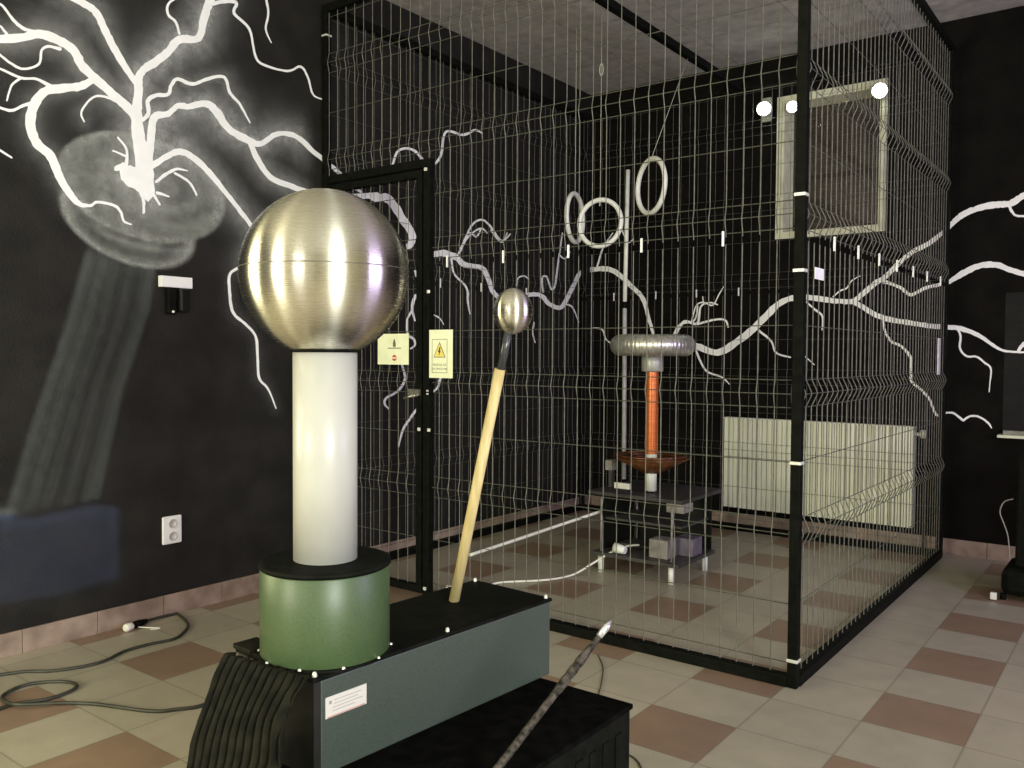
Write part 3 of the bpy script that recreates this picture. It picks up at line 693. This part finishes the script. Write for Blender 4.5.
# hoops on strings
M_hoop = noisy(mat('white_hoop_tube', (.85, .86, .78), .35), (.8, .81, .73), (.9, .9, .84), 20)
M_str = mat('pale_string', (.5, .52, .42), .7)
def hoop(px, py, r, ratio, Y, turn, tilt, label, top):
    c = at(px, py, 1, Y)
    v = (CAM-c).normalized(); az = math.atan2(v.y, v.x)+turn*math.acos(ratio)
    nrm = Vector((math.cos(az), math.sin(az), 0)); side = Vector((-nrm.y, nrm.x, 0)); up = Vector((0, 0, 1))
    up2 = (up*math.cos(tilt)+side*math.sin(tilt)); sd2 = side*math.cos(tilt)-up*math.sin(tilt)
    t = thing('hanging_hoop', tuple(c), label, 'hoop', 'white hoops hung in the cage')
    MB().tube([c+(up2*math.sin(a)+sd2*math.cos(a))*r for a in [2*math.pi*i/56 for i in range(56)]], .0145, 12, closed=True).build('ring', M_hoop, t)
    tp = c+Vector((0, 0, r+.012)); top = Vector(top) if top else Vector((tp.x, tp.y, CH))
    MB().tube([tp-Vector((0, 0, .01)), top], .0018, 5).build('string', M_str, t)
    return t, c
hoop(575, 218, .150, .34, -1.22, 1, .05, 'white hoop hung edge-on, leftmost of the three white hoops', None)
h2, c2 = hoop(600, 223, .138, .90, -1.32, -1, 0, 'white hoop hung facing front, middle of the three white hoops', None)
MB().tube([c2+Vector((.012*math.sin(a*1.0), 0, .91+.035*math.cos(a))) for a in [2*math.pi*i/20 for i in range(20)]], .003, 6, closed=True).build('string_loop', M_str, h2)
MB().tube([c2+Vector((0, -.004, .155)), c2+Vector((0, -.004, .10))], .004, 6).build('string_knot', M_str, h2)
hoop(651, 186, .155, .50, -1.3, -1, .04, 'white oval-looking hoop hung highest, right of the thin white rod', (1.27, -.95, CT-.045))
# cables in the cage
def cable(name, pts, r, m, label, cat='cable', n=8):
    pts = [Vector(tuple(p)) for p in smooth_line([tuple(p) for p in pts], 8)]
    return tag(MB().tube(pts, r, n).build(name, m, loc=tuple(pts[0])), label, cat)
M_wcab = noisy(mat('white_cable_sheath', (.75, .76, .66), .4), (.7, .71, .6), (.8, .8, .72), 20)
a = at(611, 508, 1, -1.55); b = at(470, 555, 1, -2.62); m_ = at(560, 525, 1, -1.93)
cable('white_hose', [b, at(520, 538.5, 1, -2.25), m_, a], .0085, M_wcab, 'straight thick white hose running up to the coil frame')
a = at(625.6, 546.5, 1, -1.62)
cable('white_cable', [(.80, -2.60, .05), (.86, -2.40, .012), at(500, 582.5, 2, .008), at(545, 580, 2, .008), at(572, 575, 2, .012), at(590, 565, 1, -1.80), at(610, 553, 1, -1.70), a, a+Vector((.04, .08, .0))], .006, M_wcab, 'thin white cable curving over the cage floor to the coil')

# ---------------------------------------------------------------- van de graaff generator in front
def brushed(name, col, rough, an):
    m = mat(name, col, rough, metal=1); b = m.node_tree.nodes['Principled BSDF']
    b.inputs['Anisotropic'].default_value = an; b.inputs['Anisotropic Rotation'].default_value = .25
    tg = N(m, 'ShaderNodeTangent', direction_type='RADIAL', axis='Z'); L(m, tg.outputs[0], b.inputs['Tangent'])
    tcn = N(m, 'ShaderNodeTexCoord'); mp = N(m, 'ShaderNodeMapping'); mp.inputs['Scale'].default_value = (2, 2, 400); L(m, tcn.outputs['Object'], mp.inputs[0])
    n = N(m, 'ShaderNodeTexNoise'); n.inputs['Scale'].default_value = 2; n.inputs['Detail'].default_value = 3; L(m, mp.outputs[0], n.inputs['Vector'])
    r = N(m, 'ShaderNodeMapRange'); r.inputs[3].default_value = rough-.012; r.inputs[4].default_value = rough+.015; L(m, n.outputs['Fac'], r.inputs[0]); L(m, r.outputs[0], b.inputs['Roughness'])
    return m
M_ball = brushed('spun_steel', (.66, .64, .56), .27, .92)
GX, GY = 2.259, -4.62
BT = .60
vg = thing('van_de_graaff_generator', (2.27, -4.39, .41), 'van de graaff generator with big brushed steel ball on white column and green base box', 'van de graaff generator')
pr = []; SZ, SR = 1.359, .1665
for i in range(61):
    a = -math.pi/2+math.acos(0) * 0 + (math.pi*(i/60)); zz_ = -math.cos(a+math.pi/2) if False else math.sin(-math.pi/2+math.pi*i/60)
    rr = SR*math.cos(-math.pi/2+math.pi*i/60); z = SR*zz_
    if z < -SR*.93: continue
    if abs(z-.008) < .0045: rr -= .0006
    pr.append((max(rr, .0001), z))
ball = MB().lathe(pr, (GX, GY, SZ), 96).build('sphere', M_ball, vg)
# the tangent axis must pass through the ball: give it its own centre
off = Vector((GX, GY, SZ))-world_of(vg)
ball.data.transform(Matrix.Translation(-off)); ball.location = off
sm_ = MB().lathe([(SR-.0008, .0060), (SR+.0003, .0066), (SR+.0003, .0076), (SR-.0008, .0082)], (GX, GY, SZ), 96).build('seam', noisy(mat('dark_seam_metal', (.2, .19, .16), .4, metal=.8), (.16, .15, .12), (.24, .22, .18), 20), ball)  # thin band of darker metal along the ball's seam
MB().lathe([(.05, -.157), (.068, -.157), (.070, -.153), (.070, -.147), (.062, -.145), (.05, -.145)], (GX, GY, SZ), 64).build('collar_ring', M_black, vg)
MB().cyl((GX, GY, 0), .0635, .787, 1.206, 64).build('column', noisy(mat('white_acrylic_column', (.6, .6, .55), .35), (.40, .395, .36), (.44, .435, .395), 8), vg)
M_green = noisy(mat('green_drum_paint', (.13, .30, .10), .42), (.040, .068, .026), (.054, .088, .036), 260, 2, lo=.3, hi=.7)
dr = MB().lathe([(.127, BT+.004), (.1285, BT+.006), (.1285, .772), (.127, .774)], (GX, GY, 0), 72); dr.build('green_drum', M_green, vg)
MB().lathe([(.0001, .786), (.120, .786), (.131, .784), (.1315, .777), (.1285, .776)], (GX, GY, 0), 72).build('drum_lid', M_black, vg)
MB().lathe([(.0001, BT+.0045), (.131, BT+.0045), (.133, BT+.0015), (.133, BT)], (GX, GY, 0), 72).build('drum_flange', M_black, vg)
# green box: corners measured on its lid, 3.6 degrees off the room's grid
ang = math.radians(-3.55); RB = Matrix.Rotation(ang, 4, 'Z')
nr_ = Vector((2.368, -4.743)); ux = Vector((math.cos(ang), math.sin(ang))); uy = Vector((-math.sin(ang), math.cos(ang)))
BL, BW, BZ = .714, .262, .41
def BP(u, v, z): q = nr_-ux*(BW-u)+uy*v; return Vector((q.x, q.y, z))
def bbox_(mb, u0, u1, v0, v1, z0, z1):
    vs = [BP(u, v, z) for z in (z0, z1) for u, v in ((u0, v0), (u1, v0), (u1, v1), (u0, v1))]
    return mb.add(vs, [(0, 3, 2, 1), (4, 5, 6, 7), (0, 1, 5, 4), (1, 2, 6, 5), (2, 3, 7, 6), (3, 0, 4, 7)])
M_teal = noisy(mat('teal_grey_case', (.10, .17, .14), .45), (.036, .048, .038), (.050, .066, .052), 240, 2, lo=.3, hi=.7)
bbox_(MB(), .004, BW-.004, .02, BL-.004, BZ, BT-.008).build('case', M_teal, vg, bevel=.003)
bbox_(MB(), 0, BW, 0, BL, BT-.008, BT).build('case_lid', M_black, vg, bevel=.002)
bbox_(MB(), .006, BW-.004, .004, .02, BZ, BT-.008).build('end_plate', noisy(mat('dark_olive_end', (.03, .03, .018), .5), (.006, .006, .0035), (.012, .0115, .007), 20), vg)
M_screw = noisy(mat('pale_screw', (.75, .74, .66), .3, metal=.4), (.65, .64, .56), (.8, .8, .72), 50)
for u, v in ((BW-.012, .012), (BW-.012, .36), (BW-.012, BL-.012), (.012, BL-.012), (.012, .36), (.012, .012)):
    q = BP(u, v, BT); MB().lathe([(.0048, 0), (.0046, .004), (.003, .0085), (.0001, .009)], q, 14).build('cap_nut', M_screw, vg)
for i in range(10):
    a = math.radians(-58+i*36-40); MB().lathe([(.0035, 0), (.003, .003), (.0001, .004)], (GX+.131*math.cos(a), GY+.131*math.sin(a), BT+.004), 10).build('rivet', M_screw, vg)
# white maker's label on the long side
RS = Matrix(((uy.x, 0, ux.x, 0), (uy.y, 0, ux.y, 0), (0, 1, 0, 0), (0, 0, 0, 1)))
lb = bbox_(MB(), BW-.004, BW-.0028, .030, .128, .516, .556).build('label_plate', mat('label_white', (.55, .52, .48), .5), vg)
bbox_(MB(), BW-.0028, BW-.0024, .034, .124, .5165, .519).build('label_stripe', mat('label_red_line', (.45, .25, .22), .5), lb)
q = BP(BW-.0026, .042, .546)-world_of(vg)
bbox_(MB(), BW-.0028, BW-.0024, .038, .044, .542, .548).build('label_mark', M_grey, lb)
lg = MB()
for j, (v0, v1, z) in enumerate(((.05, .114, .546), (.05, .106, .5395), (.046, .118, .533), (.046, .1, .5265))): bbox_(lg, BW-.0028, BW-.0025, v0, v1, z, z+.0018)
lg.build('label_print', mat('faint_print', (.36, .33, .32), .6), lb)

# ribbed black rubber mat hanging over the near end
M_rub = noisy(mat('black_ribbed_rubber', (.03, .03, .017), .75, spec=.12), (.004, .004, .0022), (.012, .0115, .006), 30)
mat_t = MB(); nu, nv_ = 110, 60; vs = []
TL, TR = at(226, 653, 2, BT+.008), at(303, 676, 2, BT+.008)
BLc, BRc = at(186, 800, 1, -4.86), at(276, 800, 1, -4.88)
for j in range(nv_+1):
    v = j/nv_
    for i in range(nu+1):
        u = i/nu
        a = TL.lerp(TR, u); b = BLc.lerp(BRc, u)
        p = a.lerp(b, v)
        p.y += -.02*math.sin(min(v*2.2, 1)*math.pi/2)-.0*u
        p.x += .011*math.sin(v*11.0+1.0)*(.2+.8*u)
        ph = u*2*math.pi*11+1.5*math.sin(v*13+.5)
        d = .0085*math.sin(ph)
        p.y -= d*.9; p.z += .15*d+.004*noise.noise(Vector((u*9, v*9, 0)))
        if v == 0: p.z += .004*noise.noise(Vector((u*20, 3, 0)))
        vs.append(p)
K = nu+1
back = [p+Vector((0, .006, 0)) for p in vs]; NV = len(vs)
fs = [(j*K+i, (j+1)*K+i, (j+1)*K+i+1, j*K+i+1) for j in range(nv_) for i in range(nu)]
fs += [(NV+j*K+i, NV+j*K+i+1, NV+(j+1)*K+i+1, NV+(j+1)*K+i) for j in range(nv_) for i in range(nu)]
for i in range(nu): fs += [(i, i+1, NV+i+1, NV+i), (nv_*K+i, NV+nv_*K+i, NV+nv_*K+i+1, nv_*K+i+1)]
for j in range(nv_): fs += [(j*K, NV+j*K, NV+(j+1)*K, (j+1)*K), (j*K+nu, (j+1)*K+nu, NV+(j+1)*K+nu, NV+j*K+nu)]
mat_t.add(vs+back, fs, True)
mo = mat_t.build('rubber_mat', M_rub, loc=tuple(TL)); tag(mo, 'black ribbed rubber mat draped over the near end of the green box', 'mat')
flap = MB()
for k_, (u0, u1, v0, v1, zz2) in enumerate(((.0, .06, -.004, .05, .010), (.03, .13, .0, .045, .004))):
    bbox_(flap, u0, u1, v0, v1, BT+.0005, BT+zz2)
flap.build('folded_edge', M_rub, mo)

# stick with ball on the lid
ws = thing('discharge_wand', (2.243, -4.2, BT), 'wooden stick topped with a small steel ball leaning on the green box lid', 'wand')
p0, p1, p2 = Vector((2.2385, -4.2, BT-.0)), Vector((2.376, -4.2, 1.166)), Vector((2.413, -4.2, 1.299))
p15 = p1.lerp(p2, .75)
M_wood = noisy(mat('pale_wood', (.62, .44, .20), .5), (.50, .39, .17), (.66, .53, .26), 6, 5, stretch=(12, 12, 1))
MB().tube([p0, p0.lerp(p1, .5), p1], .0128, 16).build('wooden_handle', M_wood, ws)
MB().tube([p1-Vector((0, 0, .01)), p15], .0095, 14).build('dark_rod', mat('smoky_plastic_rod', (.04, .042, .045), .2), ws)
b2 = MB().lathe([(max(.0455*math.cos(-math.pi/2+math.pi*i/32), .0001), .0525*math.sin(-math.pi/2+math.pi*i/32)) for i in range(33)], p2, 48).build('small_sphere', M_ball, ws)
off = p2-world_of(ws); b2.data.transform(Matrix.Translation(-off)); b2.location = off

# black plinth below the box, and the wrapped rod standing on it
st = thing('black_plinth', (2.36, -4.56, 0), 'black box plinth under the green generator case', 'plinth')
MB().box((2.175, -4.86, .02), (2.655, -4.07, BZ-.012)).build('body', M_black, st, bevel=.004)
MB().box((2.17, -4.865, BZ-.012), (2.66, -4.065, BZ)).build('top_board', noisy(mat('matt_black_board', (.006, .006, .006), .95, spec=0), (.0035, .0035, .0035), (.006, .006, .0055), 30), st, bevel=.003)
MB().box((2.20, -4.83, 0), (2.63, -4.10, .02)).build('foot_frame', M_black, st)
gr = MB()
for i in range(14):
    y = -4.84+i*.054; gr.box((2.655, y, .06), (2.658, y+.026, .36))
gr.build('side_grille', M_black, st)
rodb = Vector(at(480, 791, 2, BZ)); rodt = at(611, 621, 1, -4.3)
rd = thing('wrapped_rod', tuple(rodb), 'slanting grey taped rod with a shiny tip in front of the green box', 'rod')
M_tape = noisy(mat('grey_mottled_tape', (.20, .175, .15), .6, spec=.15), (.010, .009, .008), (.075, .062, .052), 90, 3, stretch=(1, 1, 1))
n_ = 40; pts = [rodb.lerp(rodt, .93*i/n_) for i in range(n_+1)]
rs = []
for i in range(n_+1):
    t = i/n_; r_ = .0118-.002*t
    if .62 < t < .86: r_ += .0030*(1+.5*math.sin(t*160))
    if t > .9: r_ -= .003*(t-.9)/.1
    rs.append(r_*.68)
MB().tube(pts, rs, 12).build('taped_shaft', M_tape, rd)
MB().tube([rodb.lerp(rodt, .9), rodb.lerp(rodt, .96), rodt], [.0065, .0075, .0025], 10).build('metal_tip', noisy(mat('shiny_tip', (.8, .8, .84), .25, metal=.7), (.5, .5, .55), (.9, .9, .95), 150), rd)

# ---------------------------------------------------------------- left side: socket, wall fitting, cable
wallo = thing('wall_socket', (0, -3.592, .39), 'white double wall socket low on the black left wall', 'socket')
MB().box((0, -3.641, .327), (.012, -3.545, .455)).build('face_plate', mat('socket_white', (.85, .84, .8), .35), wallo, bevel=.006)
for z in (.362, .420):
    MB().lathe([(.021, 0), (.021, .003), (.017, .003), (.016, -.0), (.0001, -.0)], (.0125, -3.592, z), 28, Matrix.Rotation(math.pi/2, 3, 'Y')).build('socket_cup', mat('socket_grey', (.52, .5, .46), .4), wallo)
hk = thing('wall_fitting', (0, -3.57, 1.37), 'small black wall fitting with a white plate above it on the left wall', 'fitting')
MB().box((0, -3.647, 1.495), (.03, -3.494, 1.545)).build('white_plate', mat('fitting_white', (.9, .9, .88), .4), hk, bevel=.002)
MB().box((0, -3.618, 1.375), (.035, -3.575, 1.494)).build('left_block', M_black, hk, bevel=.006)
MB().box((0, -3.565, 1.385), (.045, -3.515, 1.494)).build('right_block', mat('glossy_black', (.01, .01, .01), .15), hk, bevel=.010)
MB().box((0, -3.60, 1.44), (.02, -3.53, 1.49)).build('back_block', M_black, hk)
MB().lathe([(.006, 0), (.006, .006), (.0001, .008)], (.036, -3.597, 1.385), 12, Matrix.Rotation(math.pi/2, 3, 'Y')).build('white_pin', mat('pin_white', (.8, .8, .78), .4), hk)
M_cab = noisy(mat('dark_green_black_cable', (.035, .036, .024), .5), (.025, .026, .017), (.045, .046, .032), 20)
P = lambda x, y, z=.007: at(x, y, 2, z)
pc = thing('power_cable', (.1, -3.7, 0), 'dark power cable looped across the tiles to a plug by the skirting', 'cable')
line = [P(139, 623.5, .012), P(150, 614, .010), P(163, 610), P(178, 614), P(188, 624), P(183, 633), P(172, 639.5), P(150, 644), P(125, 651), P(104, 661), P(80, 667), P(50, 671), P(20, 672), P(-20, 680), P(-60, 700), P(-50, 722), P(-10, 712), P(14, 704), P(45, 699.5), P(66, 693), P(77, 686), P(68, 682), P(45, 682), P(22, 686), P(5, 694), P(3, 700, .010), P(18, 704.5, .018), P(60, 703, .010), P(95, 704), P(150, 711), P(178, 709), P(203, 705), P(240, 690), P(290, 700), Vector((2.0, -4.3, .007))]
line = [Vector((max(p.x, .03), p.y, p.z)) for p in line]
MB().tube([Vector(tuple(q)) for q in smooth_line([tuple(p) for p in line], 8)], .0062, 8).build('cord', M_cab, pc)
a, b = P(139, 623.5, .014), P(126, 628, .016)
a.x = max(a.x, .03); b.x = max(b.x, .034)
MB().tube([a+(a-b)*.6, a.lerp(b, .1), a.lerp(b, .4)], [.010, .017, .015], 12).build('connector', M_black, pc)
MB().tube([a.lerp(b, .45), a.lerp(b, .6), b, b+(b-a)*.12], [.008, .017, .018, .010], 14).build('white_plug', mat('plug_white', (.88, .86, .74), .4), pc)
wc = [P(132, 626, .006), P(145, 627.5, .004), P(160, 628, .004), P(150, 629.5, .004)]
cable('thin_white_lead', [Vector((max(p.x, .05), p.y, p.z)) for p in wc], .003, M_wcab, 'short thin white lead lying beside the plug on the tiles')
cable('thin_wire', [P(598, 655, .0035), P(603, 668, .0035), P(601, 685, .0035), P(599, 700, .0035), P(612, 730, .0035)], .0022, M_cab, 'thin dark wire on the tiles between plinth and cage', 'wire', 6)
cable('thin_wire', [P(622, 752, .004), P(634, 758, .004), P(641, 768, .004), P(645, 790, .004)], .003, M_cab, 'thin dark wire end on the tiles right of the plinth', 'wire', 6)
# small things on the skirting
for x, y, nm in ((48, 653, 0), (144, 603, 1), (208, 587, 2)): pass

# ---------------------------------------------------------------- right edge
bp = thing('wall_board', (3.2, 0, .75), 'dark board with a pale bottom ledge on the back wall at the right edge', 'board')
M_board = noisy(mat('dark_wall_board', (.055, .052, .048), .6, spec=.15), (.009, .0085, .008), (.014, .013, .012), 8, stretch=(1, 1, 6))
MB().box((2.86, -.001, .775), (3.6, 0, 1.58)).build('panel', M_board, bp)
MB().box((2.845, -.10, .735), (3.6, 0, .752)).build('ledge', noisy(mat('pale_ledge', (.72, .75, .55), .4), (.65, .68, .5), (.78, .8, .6), 8), bp, bevel=.003)
MB().box((2.87, -.055, .752), (3.6, 0, .775)).build('ledge_back', noisy(mat('ledge_grey', (.2, .2, .16), .5), (.15, .15, .12), (.25, .25, .2), 30), bp)
es = thing('equipment_stand', (3.12, -.75, 0), 'black floor stand on a wide base at the right edge of the photo', 'stand')
MB().box((2.99, -.96, .03), (3.35, -.60, .16)).build('base', M_black, es, bevel=.03)
MB().box((3.04, -.88, .16), (3.30, -.64, .72)).build('column', M_black, es, bevel=.01)
for x, y in ((3.0, -.93), (3.32, -.93), (3.0, -.62), (3.32, -.62)): MB().tube([(x-.012, y, .018), (x+.012, y, .018)], .018, 14).build('castor', M_black, es)
q = at(993, 596, 1, -.975); MB().box((q.x-.012, -.985, q.z-.016), (q.x+.016, -.962, q.z+.018)).build('white_cap', M_pvc, es, bevel=.003)
cable('thin_grey_cable', [at(1013, 499, 1, -.9), at(1004, 502, 1, -.9), at(1000, 512, 1, -.9), at(1004, 524, 1, -.9), at(1008, 537, 1, -.9), at(1010, 560, 1, -.9)], .003, mat('grey_cable', (.25, .24, .2), .5), 'thin grey cable curling down the left side of the black stand', 'cable', 6)
